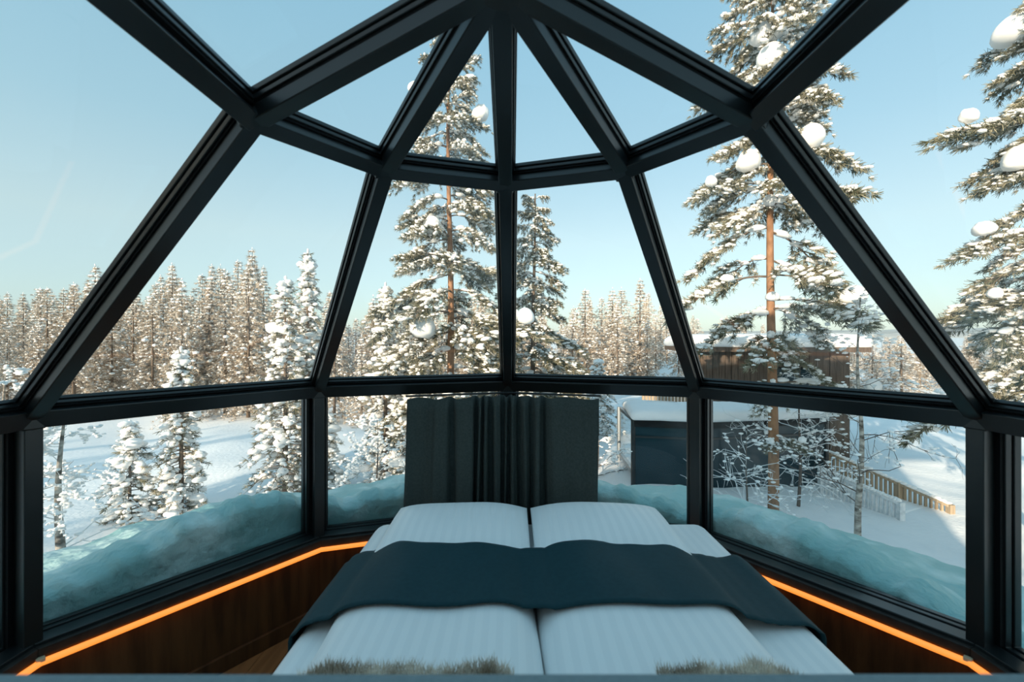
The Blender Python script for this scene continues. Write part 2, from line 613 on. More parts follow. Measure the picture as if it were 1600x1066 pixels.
for i, (a, b) in enumerate(DUV):
    q = MB()
    nx, ny = 44, 70
    ya, yb = Y0 + 0.05, 0.98
    top, bot = [], []
    for j in range(ny + 1):
        for ii in range(nx + 1):
            uu = -math.cos(PI * ii / nx)
            xx = (a + b) / 2 + (b - a) / 2 * uu + 0.006 * math.sin(9 * (ya + (yb - ya) * j / ny) + i)
            yy = ya + (yb - ya) * j / ny
            e = min(1.0, j / 5.0, (ny - j) / 5.0)
            ee = math.sqrt(max(0.0, 1 - (1 - e) ** 2))
            top.append((xx, yy, ZM + 0.004 + ee * max(0.0, duv_h((a + b) / 2 + (b - a) / 2 * uu * .9999, yy))))
            bot.append((xx, yy, ZM + 0.002))
    f = []
    w = nx + 1
    N = len(top)
    for j in range(ny):
        for ii in range(nx):
            p = j * w + ii
            f += [(p, p + 1, p + w + 1, p + w), (N + p, N + p + w, N + p + w + 1, N + p + 1)]
    q.add(top + bot, f)
    o = q.build('duvet', M['linen'], None, smooth=True)
    tag(o, ('white striped duvet on the side of the bed towards the snowy spruces' if i == 0 else 'white striped duvet on the side of the bed towards the railings'), 'duvet', 'duvets on the bed')

# pillows
for i, (a, b) in enumerate(DUV):
    q = MB()
    nx, ny = 40, 30
    ya, yb = 0.72, 1.27
    v, f = [], []
    ctr = ((a + b) / 2, (ya + yb) / 2)
    for s in (1, -1):
        for j in range(ny + 1):
            for ii in range(nx + 1):
                uu, vv = -math.cos(PI * ii / nx), -math.cos(PI * j / ny)
                t = max(0.0, (1 - abs(uu) ** 3.2)) ** 0.5 * max(0.0, (1 - abs(vv) ** 2.6)) ** 0.55
                pin = 1 - 0.05 * (abs(uu) ** 2) * (1 - abs(vv) ** 2)
                sx_ = 1.0 + 0.02 * (1 if (uu > 0) == (i == 0) else 0)
                xx = ctr[0] + (b - a) / 2 * 0.985 * uu * (1 - 0.04 * (1 - abs(uu)) * abs(vv) ** 2)
                yy = ctr[1] + (yb - ya) / 2 * vv * pin
                z0 = ZM + 0.062
                wr = 0.004 * math.sin(11 * xx + 7 * yy + i * 2) * t
                z = z0 + (0.082 * t + wr + 0.012 * vv if s > 0 else -0.055 * t + 0.012 * vv)
                v.append((xx, yy, z))
    w = nx + 1
    N = (nx + 1) * (ny + 1)
    for j in range(ny):
        for ii in range(nx):
            p = j * w + ii
            f += [(p, p + 1, p + w + 1, p + w), (N + p, N + p + w, N + p + w + 1, N + p + 1)]
    q.add(v, f)
    o = q.build('pillow', M['linen'], None, smooth=True)
    tag(o, ('plump white pillow at the head of the bed on the spruce side' if i == 0 else 'plump white pillow at the head of the bed on the railing side'), 'pillow', 'pillows on the bed')

# the dark runner laid across both duvets, its ends hanging over the mattress edge
q = MB()
nu, nv = 120, 22
XL, XR = CAMX - 0.70, CAMX + 1.005
top = []
for j in range(nv + 1):
    vv = j / nv
    for ii in range(nu + 1):
        s = -0.14 + (XR - XL + 0.28) * ii / nu
        xx = min(max(XL + s, XL - 0.012), XR + 0.012)
        drop = max(0.0, XL - (XL + s)) + max(0.0, XL + s - XR)
        c = (xx - SEAM) / 0.85
        yf = 0.355 + 0.035 * c * c * (1 if abs(c) < 1 else 1) + 0.012 * math.sin(7 * xx + 1)
        yr = 0.775 + 0.10 * c * c + 0.015 * math.sin(6 * xx)
        yy = yf + (yr - yf) * vv
        hh = 0.0
        for dx, wt in ((-.16, .12), (-.10, .16), (-.05, .19), (0, .06), (.05, .19), (.10, .16), (.16, .12)):
            hh += wt * duv_h(xx + dx, yy, 0.012)
        hh = max(hh, duv_h(xx, yy, 0.014) + 0.004)
        edge = 1.0 - min(1.0, max(0.0, (drop - 0.0) / 0.05))
        z = ZM + 0.012 + hh - max(0.0, drop - 0.01)
        r2 = 0.06
        dxe = min(xx - XL, XR - xx)
        if 0 <= dxe < r2:
            z -= 0.035 * (1 - dxe / r2) ** 2
        if drop > 0:
            z -= 0.035
        top.append((xx, yy, z + 0.002 * math.sin(40 * xx) * math.sin(9 * yy)))
w = nu + 1
f = [(j * w + i, j * w + i + 1, (j + 1) * w + i + 1, (j + 1) * w + i) for j in range(nv) for i in range(nu)]
q.add(top, f)
o = q.build('bed_runner', M['runner'], None, smooth=True)
md = o.modifiers.new('thick', 'SOLIDIFY'); md.thickness = 0.006; md.offset = 1
tag(o, 'dark teal bed runner laid across both white duvets', 'bed runner')


def fur(name, x0, x1, y0, y1, label, seed):
    rng = np.random.default_rng(seed)
    e = empty(name, ((x0 + x1) / 2, (y0 + y1) / 2, ZM + TD), label=label, cat='throw')
    q = MB()
    nx, ny = 40, 30

    def hz(x, y):
        return duv_h(x, y, .01) - TD + 0.014 + 0.016 * (0.5 + 0.5 * math.sin(x * 19 + seed)) * (0.5 + 0.5 * math.sin(y * 11 + 1))
    cx, cy = (x0 + x1) / 2, (y0 + y1) / 2
    v = []
    for s in (1, 0):
        for j in range(ny + 1):
            for i in range(nx + 1):
                a, b = i / nx * 2 - 1, j / ny * 2 - 1
                x = cx + a * (x1 - x0) / 2 * (1 - .08 * abs(math.sin(5 * b + seed)))
                y = cy + b * (y1 - y0) / 2 * (1 - .10 * abs(math.sin(4 * a + seed)))
                v.append((x - cx, y - cy, hz(x, y) if s else hz(x, y) - 0.011))
    w = nx + 1
    N = w * (ny + 1)
    f = []
    for j in range(ny):
        for i in range(nx):
            p = j * w + i
            f += [(p, p + 1, p + w + 1, p + w), (N + p, N + p + w, N + p + w + 1, N + p + 1)]
    for i in range(nx):
        f += [(i, N + i, N + i + 1, i + 1), (ny * w + i, ny * w + i + 1, N + ny * w + i + 1, N + ny * w + i)]
    q.add(v, f)
    q.build('hide', M['fur'], e, smooth=True)
    P = np.array(v[:N])
    n = 26000
    idx = rng.integers(0, N, n)
    base = P[idx] + np.c_[rng.uniform(-.008, .008, n), rng.uniform(-.010, .010, n), np.zeros(n)]
    d = np.c_[rng.normal(0, .35, n), rng.normal(.25, .35, n), rng.uniform(.5, 1, n)]
    d /= np.linalg.norm(d, axis=1)[:, None]
    L = rng.uniform(.016, .034, n)[:, None]
    sdir = np.cross(d, rng.normal(0, 1, (n, 3)))
    sdir /= np.linalg.norm(sdir, axis=1)[:, None]
    V = np.stack([base - sdir * .0012, base + sdir * .0012, base + d * L], 1).reshape(-1, 3)
    q = MB(); q.add(V, np.arange(n * 3).reshape(-1, 3))
    q.build('fur', M['fur'], e, kind='stuff')


fur('fur_throw', CAMX - 0.56, CAMX + 0.02, Y0 + 0.12, 0.085, 'brown and white fur throw on the bed foot, spruce side', 3)
fur('fur_throw', CAMX + 0.36, CAMX + 0.74, Y0 + 0.12, 0.075, 'brown and white fur throw on the bed foot, railing side', 8)

# the bench whose back edge runs along the bottom of the view
bn = empty('bench', (CAMX, -0.66, 0), label='grey upholstered bench with a high straight back at the bed foot', cat='bench')
q = MB(); rbox(q, (-0.85, -0.03, 0.10), (0.85, 0.055, EYE - 0.3235), 0.012, 4); q.build('backrest', M['bench'], bn, smooth=True)
q = MB(); rbox(q, (-0.85, -0.42, 0.30), (0.85, -0.035, 0.46), 0.03, 4); q.build('seat', M['bench'], bn, smooth=True)
for sxx in (-.78, .78):
    for sy in (-.38, 0.01):
        q = MB(); q.tube([(sxx, sy, 0), (sxx, sy, .30 if sy < 0 else .11)], [.018, .024], 10); q.build('leg', M['wood'], bn)

# ------------------------------------------------------------------ curtain behind the bed head
q = MB()
fold = [(-.545, .02), (-.50, .004), (-.46, .0), (-.42, .012), (-.395, .03), (-.36, .028), (-.335, .03), (-.315, -.004), (-.295, .0), (-.275, .045), (-.23, .05),
        (-.205, .052), (-.190, -.012), (-.175, .0), (-.160, .045), (-.146, .0), (-.132, -.005), (-.118, .046), (-.102, -.012), (-.086, .0), (-.066, .05), (-.050, .03),
        (-.042, -.012), (-.024, -.006), (-.012, .04), (0.002, .0), (.018, -.005), (.034, .045), (.048, .02), (.064, -.012), (.082, .0), (.096, .045), (.112, .02),
        (.126, -.005), (.144, .0), (.160, .05), (.176, .05), (.192, .0), (.212, -.008), (.232, .02), (.258, .042), (.29, .036), (.33, .022), (.38, .026), (.43, .016), (.47, .02), (.500, .016)]
nz = 14
v = []
fx = []
for i in range(len(fold) - 1):
    for t in (0, .25, .5, .75):
        a, b = fold[i], fold[i + 1]
        s = t * t * (3 - 2 * t)
        fx.append((a[0] + (b[0] - a[0]) * t, a[1] + (b[1] - a[1]) * s))
fx.append(fold[-1])
TOPZ = HM - 0.035
for j in range(nz + 1):
    t = j / nz
    z = TOPZ - (TOPZ - 0.10) * t
    for i, (x, d) in enumerate(fx):
        fan = 1 + 0.10 * t * math.exp(-(x / .2) ** 2)
        xx = x * fan - (0.035 * max(0, -x / .545) ** 4 - .0 * x) * t * 1.2 + 0.006 * math.sin(3 * t + i * .15)
        yy = 1.575 - abs(xx) * math.tan(TH / 2) * .9 - d * (1.0 + .5 * t)
        v.append((xx, yy, z + (0.006 * math.sin(i * .31) if j == 0 else 0)))
w = len(fx)
q.add(v, [(j * w + i, j * w + i + 1, (j + 1) * w + i + 1, (j + 1) * w + i) for j in range(nz) for i in range(w - 1)])
cu = empty('curtain', (0, 0, 0), label='dark charcoal curtain gathered behind the head of the bed', cat='curtain')
o = q.build('cloth', M['curtain'], cu, smooth=True)
md = o.modifiers.new('thick', 'SOLIDIFY'); md.thickness = 0.003
q = MB()
q.tube([(-.56, 1.60 - .56 * .3, TOPZ + .012), (0, 1.60, TOPZ + .012), (.52, 1.60 - .52 * .3, TOPZ + .012)], .006, 8)
q.build('rod', M['frame'], cu, smooth=True)

# ================================================================== OUTSIDE: ground, snow bank, hills
q = MB()
radii = np.concatenate([np.linspace(1.9, 14, 90), np.geomspace(14.3, 420, 70)])
na = 240
v = []
for r in radii:
    for k in range(na):
        a = 2 * PI * k / na
        x, y = r * math.sin(a), r * math.cos(a)
        v.append((x, y, ground_z(x, y)))
f = []
for i in range(len(radii) - 1):
    for k in range(na):
        f.append((i * na + k, (i + 1) * na + k, (i + 1) * na + (k + 1) % na, i * na + (k + 1) % na))
q.add(v, f)
o = q.build('ground', M['snow'], None, smooth=True); o['kind'] = 'structure'

# far wooded ridge
q = MB()
na = 260
v = []
for i, (r, h) in enumerate(((430, -4), (470, 5), (560, 12), (700, 17.5), (760, 10))):
    for k in range(na + 1):
        a = -PI * 0.62 + PI * 1.24 * k / na
        hh = h * (0.86 + 0.10 * math.sin(a * 3.1 + 1) + 0.05 * math.sin(a * 9.0) + 0.012 * math.sin(a * 71) + 0.012 * math.sin(a * 133 + 1)) if i else h
        v.append((r * math.sin(a), r * math.cos(a), hh + EYE - 1.0))
w = na + 1
q.add(v, [(i * w + k, (i + 1) * w + k, (i + 1) * w + k + 1, i * w + k + 1) for i in range(4) for k in range(na)])
o = q.build('hills', M['hill'], None, smooth=True); o['kind'] = 'structure'

# snow bank pressed against the glass all round the dome
APO = (R1 + 0.145) * math.cos(TH / 2)
CREST = [(-180, .5), (-108, .58), (-80, .50), (-72, .53), (-62, .595), (-54, .675), (-44, .695), (-36, .61), (-31, .57), (-22, .605), (-10, .655), (0, .67), (10, .66), (20, .61), (28, .56),
         (33, .51), (36, .53), (42, .585), (52, .57), (62, .50), (68, .43), (74, .41), (90, .52), (108, .58), (180, .5)]


def crest(a):
    for (a0, h0), (a1, h1) in zip(CREST, CREST[1:]):
        if a0 <= a <= a1:
            t = (a - a0) / (a1 - a0)
            t = t * t * (3 - 2 * t)
            return h0 + (h1 - h0) * t
    return .5


q = MB()
na = 560
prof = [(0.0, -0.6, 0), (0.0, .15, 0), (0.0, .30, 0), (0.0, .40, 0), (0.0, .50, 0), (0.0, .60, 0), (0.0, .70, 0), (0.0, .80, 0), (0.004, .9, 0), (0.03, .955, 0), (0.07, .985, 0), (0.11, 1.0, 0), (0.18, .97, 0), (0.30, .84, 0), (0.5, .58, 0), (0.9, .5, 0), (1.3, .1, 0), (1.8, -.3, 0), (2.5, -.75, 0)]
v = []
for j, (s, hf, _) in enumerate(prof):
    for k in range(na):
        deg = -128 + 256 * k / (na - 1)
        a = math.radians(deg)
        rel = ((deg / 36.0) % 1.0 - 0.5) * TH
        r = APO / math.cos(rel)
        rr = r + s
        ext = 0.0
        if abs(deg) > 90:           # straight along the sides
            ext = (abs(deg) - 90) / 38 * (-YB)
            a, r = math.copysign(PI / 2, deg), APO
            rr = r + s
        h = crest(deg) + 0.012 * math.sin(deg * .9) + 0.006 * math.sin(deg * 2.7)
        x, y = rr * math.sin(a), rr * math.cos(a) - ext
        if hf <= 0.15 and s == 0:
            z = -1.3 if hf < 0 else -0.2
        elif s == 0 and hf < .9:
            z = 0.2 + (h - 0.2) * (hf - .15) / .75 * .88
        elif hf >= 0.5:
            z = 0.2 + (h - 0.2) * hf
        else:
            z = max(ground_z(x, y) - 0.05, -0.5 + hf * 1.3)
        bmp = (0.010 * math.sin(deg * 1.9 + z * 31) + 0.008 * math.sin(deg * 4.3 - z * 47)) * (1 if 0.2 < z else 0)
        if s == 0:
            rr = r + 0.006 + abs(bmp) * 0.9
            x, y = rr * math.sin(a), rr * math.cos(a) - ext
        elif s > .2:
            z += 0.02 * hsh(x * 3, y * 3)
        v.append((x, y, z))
f = []
for j in range(len(prof) - 1):
    for k in range(na - 1):
        f.append((j * na + k, j * na + k + 1, (j + 1) * na + k + 1, (j + 1) * na + k))
q.add(v, f)
sb = empty('snow_bank', (0, 0, 0), label='drifted bank of packed snow, bluish shade painted in, pressed against the dome glass', cat='snow bank')
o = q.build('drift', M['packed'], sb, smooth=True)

# ================================================================== TREES
def ico(sub):
    bm = bmesh.new()
    bmesh.ops.create_icosphere(bm, subdivisions=sub, radius=1)
    bm.verts.ensure_lookup_table()
    v = np.array([x.co[:] for x in bm.verts])
    f = np.array([[y.index for y in x.verts] for x in bm.faces])
    bm.free()
    return v, f


ICO = {1: ico(1), 2: ico(2), 3: ico(3)}


def blobs(mb, P, Rd, rng, sub=1, jit=0.18, yaw=None):
    """lumps of snow: flattened, irregular little spheres"""
    V, Fc = ICO[sub]
    P, Rd = np.asarray(P), np.asarray(Rd)
    n = len(P)
    if not n:
        return
    k = len(V)
    s = 1 + rng.normal(0, jit, (n, k, 1))
    X = V[None] * s
    a = rng.uniform(0, 2 * PI, n) if yaw is None else yaw
    ca, sa = np.cos(a)[:, None], np.sin(a)[:, None]
    X = X * Rd[:, None, :]
    X = np.stack([X[..., 0] * ca - X[..., 1] * sa, X[..., 0] * sa + X[..., 1] * ca, X[..., 2]], -1) + P[:, None]
    Fa = (Fc[None] + (np.arange(n) * k)[:, None, None]).reshape(-1, 3)
    mb.add(X.reshape(-1, 3), Fa)


def needles(mb, P, D, k, length, width, spread, rng):
    """k thin blades from each point, fanned round its direction"""
    P, D = np.asarray(P), np.asarray(D)
    n = len(P)
    if not n:
        return
    P = np.repeat(P, k, 0)
    D = np.repeat(D, k, 0) + rng.normal(0, spread, (n * k, 3))
    D /= np.linalg.norm(D, axis=1)[:, None] + 1e-9
    sd_ = np.cross(D, rng.normal(0, 1, D.shape))
    sd_ /= np.linalg.norm(sd_, axis=1)[:, None] + 1e-9
    L = length * rng.uniform(.6, 1.15, n * k)[:, None]
    V = np.stack([P - sd_ * width * .5, P + sd_ * width * .5, P + D * L + sd_ * width * .25, P + D * L - sd_ * width * .25], 1).reshape(-1, 3)
    mb.add(V, np.arange(n * k * 4).reshape(-1, 4))


def pine_branch(seed, rise, droop, dense):
    """one snow-laden pine branch of length 1 along +x: wood, needles, snow"""
    rng = np.random.default_rng(seed)
    wood, nd, sn = MB(), MB(), MB()
    wob = rng.normal(0, .03, 3)

    def ax(t):
        return np.array([t, wob[0] * math.sin(3 * t) * 2, rise * t - droop * t * t + wob[1] * math.sin(5 * t)])
    wood.tube([ax(t) for t in np.linspace(0, 1, 9)], list(np.linspace(.016, .004, 9)), 5)
    TP, TDr = [], []
    ntw = int(17 * dense)
    for i in range(ntw):
        t = .22 + .78 * ((i + rng.uniform(0, 1)) / ntw) ** .85
        side = 1 if i % 2 else -1
        ang = side * rng.uniform(.45, 1.0)
        L = (0.40 * (1.08 - t) + .12) * rng.uniform(.7, 1.2)
        d = np.array([math.cos(ang), math.sin(ang), rng.uniform(-.35, .12)])
        p0 = ax(t)
        pts = [p0 + d * L * s + np.array([0, 0, -.38 * L * s * s]) for s in (0, .33, .66, 1)]
        wood.tube(pts, [.006, .005, .004, .002], 4, cap=False)
        nt_ = max(3, int(L / .045))
        for s in np.linspace(.25, 1, nt_):
            p = p0 + d * L * s + np.array([0, 0, -.38 * L * s * s])
            dd = d + np.array([0, 0, -.7 * s])
            TP.append(p + rng.normal(0, .016, 3)); TDr.append(dd)
    for s in np.linspace(.5, 1, 7):
        TP.append(ax(s)); TDr.append(np.array([1, 0, -.15]))
    TP, TDr = np.array(TP), np.array(TDr)
    needles(nd, TP, TDr, 16, .10, .0085, .55, rng)
    # snow: a pad on most tufts and a few larger lumps on the limb
    keep = rng.uniform(0, 1, len(TP)) < .42
    P = TP[keep] + TDr[keep] * .03 + np.array([0, 0, .020])
    r = rng.lognormal(-3.55, .38, len(P))
    yaw = np.arctan2(TDr[keep][:, 1], TDr[keep][:, 0])
    blobs(sn, P, np.c_[r * 1.6, r, r * .62], rng, 1, .16, yaw)
    ts = rng.uniform(.15, .95, 9)
    P = np.array([ax(t) for t in ts]) + np.array([0, 0, .02])
    r = rng.uniform(.025, .06, 9)
    blobs(sn, P, np.c_[r * 1.9, r, r * .8], rng, 2, .08, np.zeros(9))
    out = []
    for b, n, m in ((wood, 'wood', 'bark'), (nd, 'needles', 'needle'), (sn, 'snow', 'treesnow')):
        me = b.mesh('pine_branch_' + n, smooth=(n != 'needles'))
        me.materials.append(M[m])
        out.append(me)
    return out


BR = {'up': [pine_branch(10 + i, .35, .25, 1.0) for i in range(4)], 'mid': [pine_branch(20 + i, .12, .42, 1.1) for i in range(5)], 'low': [pine_branch(30 + i, .0, .55, .9) for i in range(4)]}
lump_me = []
for i in range(4):
    b = MB(); rg = np.random.default_rng(50 + i)
    V, Fc = ICO[3]
    X = V * (1 + .11 * np.sin(V @ rg.normal(0, 1.8, 3) + 1)[:, None] + .06 * np.sin(V @ rg.normal(0, 5, 3))[:, None])
    X[:, 2] = np.where(X[:, 2] < 0, X[:, 2] * .55, X[:, 2])
    b.add(X, Fc)
    me = b.mesh('snow_lump', True); me.materials.append(M['treesnow']); lump_me.append(me)


def pine(px, depth, ytop, reach, seed, label, base_clear, bark='pinebark', rad=.085, lumps=(), dens=1.0, thin=0.0, group=None, tilt=0.0):
    """a tall pine: trunk, its whorls of branches (each with needles and snow) and single big lumps of snow"""
    rng = random.Random(seed)
    g = ground_at(px, depth)
    top = EYE - (ytop - CY) / F * depth
    H = top - g.z
    t = empty('pine_tree', (g.x, g.y, g.z - .05), label=label, cat='tree', group=group)
    q = MB()
    zs = np.linspace(0, H, 22)
    bend = [(0.03 * math.sin(z * .8 + seed) + tilt * z, 0.03 * math.cos(z * .7 + seed)) for z in zs]
    b0 = bend[0]
    q.tube([(bx - b0[0], by - b0[1], z) for (bx, by), z in zip(bend, zs)], [rad * (1 - .82 * (z / H) ** 1.1) for z in zs], 10)
    q.build('trunk', M[bark], t, smooth=True)
    z = base_clear
    while z < H - .12:
        u = (z - base_clear) / (H - base_clear)
        L0 = reach(u)
        kind = 'low' if u < .35 else ('mid' if u < .8 else 'up')
        n = rng.choice((3, 4, 4, 5))
        a0 = rng.uniform(0, 2 * PI)
        i = min(range(len(zs)), key=lambda k: abs(zs[k] - z))
        for k in range(n):
            a = a0 + 2 * PI * k / n + rng.uniform(-.4, .4)
            if u < .36 and rng.random() < thin:
                continue
            L = L0 * rng.uniform(.65, 1.12)
            me = rng.choice(BR[kind])
            br = from_mesh('branch', me[0], t)
            br.location = (bend[i][0] - b0[0], bend[i][1] - b0[1], z + rng.uniform(-.1, .1))
            br.rotation_euler = (rng.uniform(-.2, .2), rng.uniform(-.18, .18), a)
            sc = max(L, .22)
            th = min(1.5, max(.6, sc))
            br.scale = (sc, sc ** .6 * .95, sc ** .6)
            from_mesh('needles', me[1], br, 'stuff')
            from_mesh('snow', me[2], br, 'stuff')
        z += rng.uniform(.24, .40) / dens * (1.0 if u < .75 else .75)
    for (lx, ly, r, dz) in lumps:
        p = at(lx, ly, depth + dz)
        rr = r / F * depth
        v = Vector((p.x - g.x, p.y - g.y, p.z - g.z + .05))
        o = from_mesh('snow_lump', lump_me[int(lx) % 4], t)
        o.location = v
        o.scale = (rr * rng.uniform(.85, 1.1), rr, rr * rng.uniform(.95, 1.25))
        o.rotation_euler = (rng.uniform(-.2, .2), rng.uniform(-.3, .3), lx)
        i = min(range(len(zs)), key=lambda k: abs(zs[k] - v.z))
        h = math.hypot(v.x - bend[i][0] + b0[0], v.y - bend[i][1] + b0[1])
        if h > .12:                       # the branch that carries it
            me = rng.choice(BR['mid'])
            br = from_mesh('branch', me[0], t)
            br.location = (bend[i][0] - b0[0], bend[i][1] - b0[1], v.z - .45 * rr + .06 * h)
            br.rotation_euler = (0, 0, math.atan2(v.y - bend[i][1] + b0[1], v.x - bend[i][0] + b0[0]))
            sc = h / .86
            br.scale = (sc, max(.3, sc ** .6 * .8), max(.3, sc ** .6 * .8))
            from_mesh('needles', me[1], br, 'stuff')
            from_mesh('snow', me[2], br, 'stuff')
    return t


pine(701, 9.2, 42, lambda u: 1.85 - 1.45 * u ** 1.2 if u > .12 else 1.5, 5, 'tall pine with orange trunk behind the curtain and bed head', 1.2, rad=.088, dens=.85,
     lumps=((677, 355, 13, -.5), (660, 515, 17, -.9), (650, 140, 12, -.1), (752, 180, 13, 0), (700, 275, 11, 0), (735, 130, 12, 0), (800, 495, 13, -.6), (822, 497, 12, -.6)))
pine(836, 10.9, 298, lambda u: 1.75 - 1.35 * u, 9, 'dense shorter pine close behind the tall orange-trunked one', .4, rad=.08, bark='bark', dens=1.1)
pine(1209, 7.7, -70, lambda u: 1.55 - 1.1 * max(0, u - .2) ** 1.1 if u > .1 else 1.0, 14, 'tall snowy pine with orange trunk standing before the dark glass cabin', 2.3, rad=.088, dens=.9, thin=.4,
     lumps=((1197, 52, 21, -.2), (1208, 93, 20, -.3), (1248, 90, 16, .1), (1266, 218, 20, -.4), (1275, 155, 17, -.2), (1172, 255, 16, -.3), (1205, 315, 9, -.1), (1208, 465, 9, -.1),
            (1365, 605, 11, -.3), (1255, 688, 5, -.5), (1205, 690, 5, -.3), (1335, 465, 16, -.4), (1112, 285, 9, -.2)))
pine(1690, 6.2, -260, lambda u: 1.75 - 1.2 * u, 23, 'pine at the edge of the open snowfield, only its branches showing', 2.5, rad=.09,
     lumps=((1590, 50, 26, .2), (1515, 183, 12, .0), (1540, 360, 14, .0), (1556, 460, 9, 0), (1600, 250, 22, 0)))


def conifer(seed, H, Rb, whorl, nb, tri, blob_r, blob_n, clear=.06, power=.85, sub=1, droop=.45, width=.02, nl=.17, small=False):
    """a snowy spruce or young pine: trunk, foliage, snow as three meshes"""
    rng = np.random.default_rng(seed)
    tk, fo, sn = MB(), MB(), MB()
    tk.tube([(0, 0, 0), (.02 * H / 8, 0, H * .5), (0, .01, H)], [.012 * H + .01, .008 * H + .006, .004], 6)
    TP, TDr, BP, BR_ = [], [], [], []
    z = H * clear
    while z < H * .985:
        u = z / H
        L0 = Rb * ((1 - u) ** power) * (0.75 + .25 * min(1, u * 8)) + .05
        n = max(3, int(rng.integers(nb - 1, nb + 2) * (1 - .35 * u)))
        a0 = rng.uniform(0, 6.28)
        for k in range(n):
            a = a0 + 6.283 * k / n + rng.normal(0, .25)
            L = L0 * rng.uniform(.5, 1.15)
            ca, sa = math.cos(a), math.sin(a)
            rise = .25 + .5 * u
            dr = droop * rng.uniform(.7, 1.3)

            def pt(t):
                return np.array([ca * L * t, sa * L * t, z + L * (rise * t * .6 - dr * t * t)])
            tk.tube([pt(0), pt(.5), pt(1)], [.010, .007, .003], 3, cap=False)
            m = max(2, int(tri * L / Rb) + 2)
            for t in rng.uniform(.25, 1.02, m):
                TP.append(pt(t) + rng.normal(0, .035 * L, 3))
                TDr.append(np.array([ca + rng.normal(0, .5), sa + rng.normal(0, .5), -.35 + rng.normal(0, .3)]))
            nbm = rng.poisson(blob_n * (0.4 + .6 * L / Rb))
            for t in rng.uniform(.35, 1.0, nbm):
                BP.append(pt(t) + np.array([0, 0, .02 + .15 * blob_r]) + rng.normal(0, .03 * L, 3))
                r = blob_r * rng.lognormal(0, .42)
                BR_.append((r * 1.35, r, r * .7))
        z += whorl * rng.uniform(.75, 1.25)
    BP.append(np.array([0, 0, H])); BR_.append((blob_r * .7, blob_r * .7, blob_r * 1.4))
    needles(fo, np.array(TP), np.array(TDr), 7 if small else 5, nl, width, .55, rng)
    blobs(sn, np.array(BP), np.array(BR_), rng, sub, .2 if sub < 2 else .09)
    out = []
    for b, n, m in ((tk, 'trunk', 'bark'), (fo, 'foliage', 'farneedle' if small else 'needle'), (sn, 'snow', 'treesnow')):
        me = b.mesh('conifer_' + n, smooth=(n != 'foliage'))
        me.materials.append(M[m])
        out.append(me)
    return out


def plant_conifer(name, mes, loc, sc, rz, label, group=None):
    t = empty(name, loc, rz, label, 'tree', group)
    t.scale = (sc[0], sc[0], sc[1])
    from_mesh('trunk', mes[0], t)
    from_mesh('foliage', mes[1], t, 'stuff')
    from_mesh('snow', mes[2], t, 'stuff')
    return t


# single snow-laden spruces on the clearing
near = [(204, 7.6, 655, .50, 'small white spruce in the clearing, shortest of the pair of snow-laden spruces'),
        (284, 7.9, 540, .48, 'slender snow-laden spruce with a rounded white tip beside the small one'),
        (447, 8.6, 430, .80, 'broad snow-plastered spruce beside the slim window post'),
        (482, 9.6, 388, .55, 'thin spruce with bare spire rising above the broad white one'),
        (512, 9.0, 640, .45, 'low bushy spruce just past the slim window post'),
        (603, 9.4, 440, .65, 'frosty grey spruce beside the curtain, in front of the tall pine'),
        (640, 8.8, 600, .45, 'low snow-covered spruce half hidden by the curtain edge'),
        (935, 14.0, 560, .6, 'small snowy spruce seen just past the curtain above the cabin glass')]
for i, (px, dp, yt, rb, lb) in enumerate(near):
    g = ground_at(px, dp)
    H = EYE - (yt - CY) / F * dp - g.z
    mes = conifer(100 + i, H, rb * dp / 8, .062, 4, 11, .038, 6.0, .04, .75, 2, .6, .011, .10)
    plant_conifer('spruce_tree', mes, (g.x, g.y, g.z - .05), (1, 1), i, lb)

# the forest
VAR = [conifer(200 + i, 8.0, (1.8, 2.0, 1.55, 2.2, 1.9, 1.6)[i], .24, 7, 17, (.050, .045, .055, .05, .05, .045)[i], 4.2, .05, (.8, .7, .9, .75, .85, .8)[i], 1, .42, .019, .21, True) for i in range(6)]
TOPS = [(-150, 440), (0, 442), (60, 440), (150, 415), (210, 430), (270, 412), (330, 415), (395, 388), (430, 425), (470, 440), (560, 452), (640, 450), (720, 450), (860, 470), (920, 452), (960, 450), (1000, 436), (1040, 465), (1075, 490), (1110, 478), (1150, 490)]


def interp(T, x):
    for (a, b), (c, d) in zip(T, T[1:]):
        if a <= x <= c:
            return b + (d - b) * (x - a) / (c - a)
    return T[-1][1]


rng = random.Random(4)
ft = 0
spots = []


def forest_label(px, depth):
    row = 'front rows' if depth < 23 else ('middle rows' if depth < 33 else 'back rows')
    where = ('outside the slanting corner rafter' if px < 130 else 'between the corner rafter and the slim rafter' if px < 520 else
             'between the slim rafter and the central mullion' if px < 787 else 'between the central mullion and the rafter near the cabin' if px < 1055 else 'above the cabin roof')
    return 'frosted conifer in forest ' + row + ', ' + where


def dp_lo(d):
    return d < 24


rows = [(18, 48), (21, 42), (25, 36), (30, 32), (36, 28), (44, 26)]
for depth, step in rows:
    px = -170 + rng.uniform(0, step)
    while px < (1090 if dp_lo(depth) else 1165):
        px += step * rng.uniform(.6, 1.4)
        dp = depth * rng.uniform(.88, 1.12)
        if not (px > 900 and dp < 24):
            yt = interp(TOPS, px) + rng.uniform(2, 60) * (1.2 if dp < 28 else .8)
            g = ground_at(px, dp)
            if any((g - w_).length < 1.15 for w_ in spots):
                continue
            spots.append(g)
            H = EYE - (yt - CY) / F * dp - g.z
            plant_conifer('forest_conifer', VAR[rng.randrange(6)], (g.x, g.y, g.z - .05), (min(1.2, H / 8) * rng.uniform(.85, 1.15), H / 8), rng.uniform(0, 6.28),
                          forest_label(px, depth), 'forest conifers, ' + forest_label(px, depth)[26:])
            ft += 1
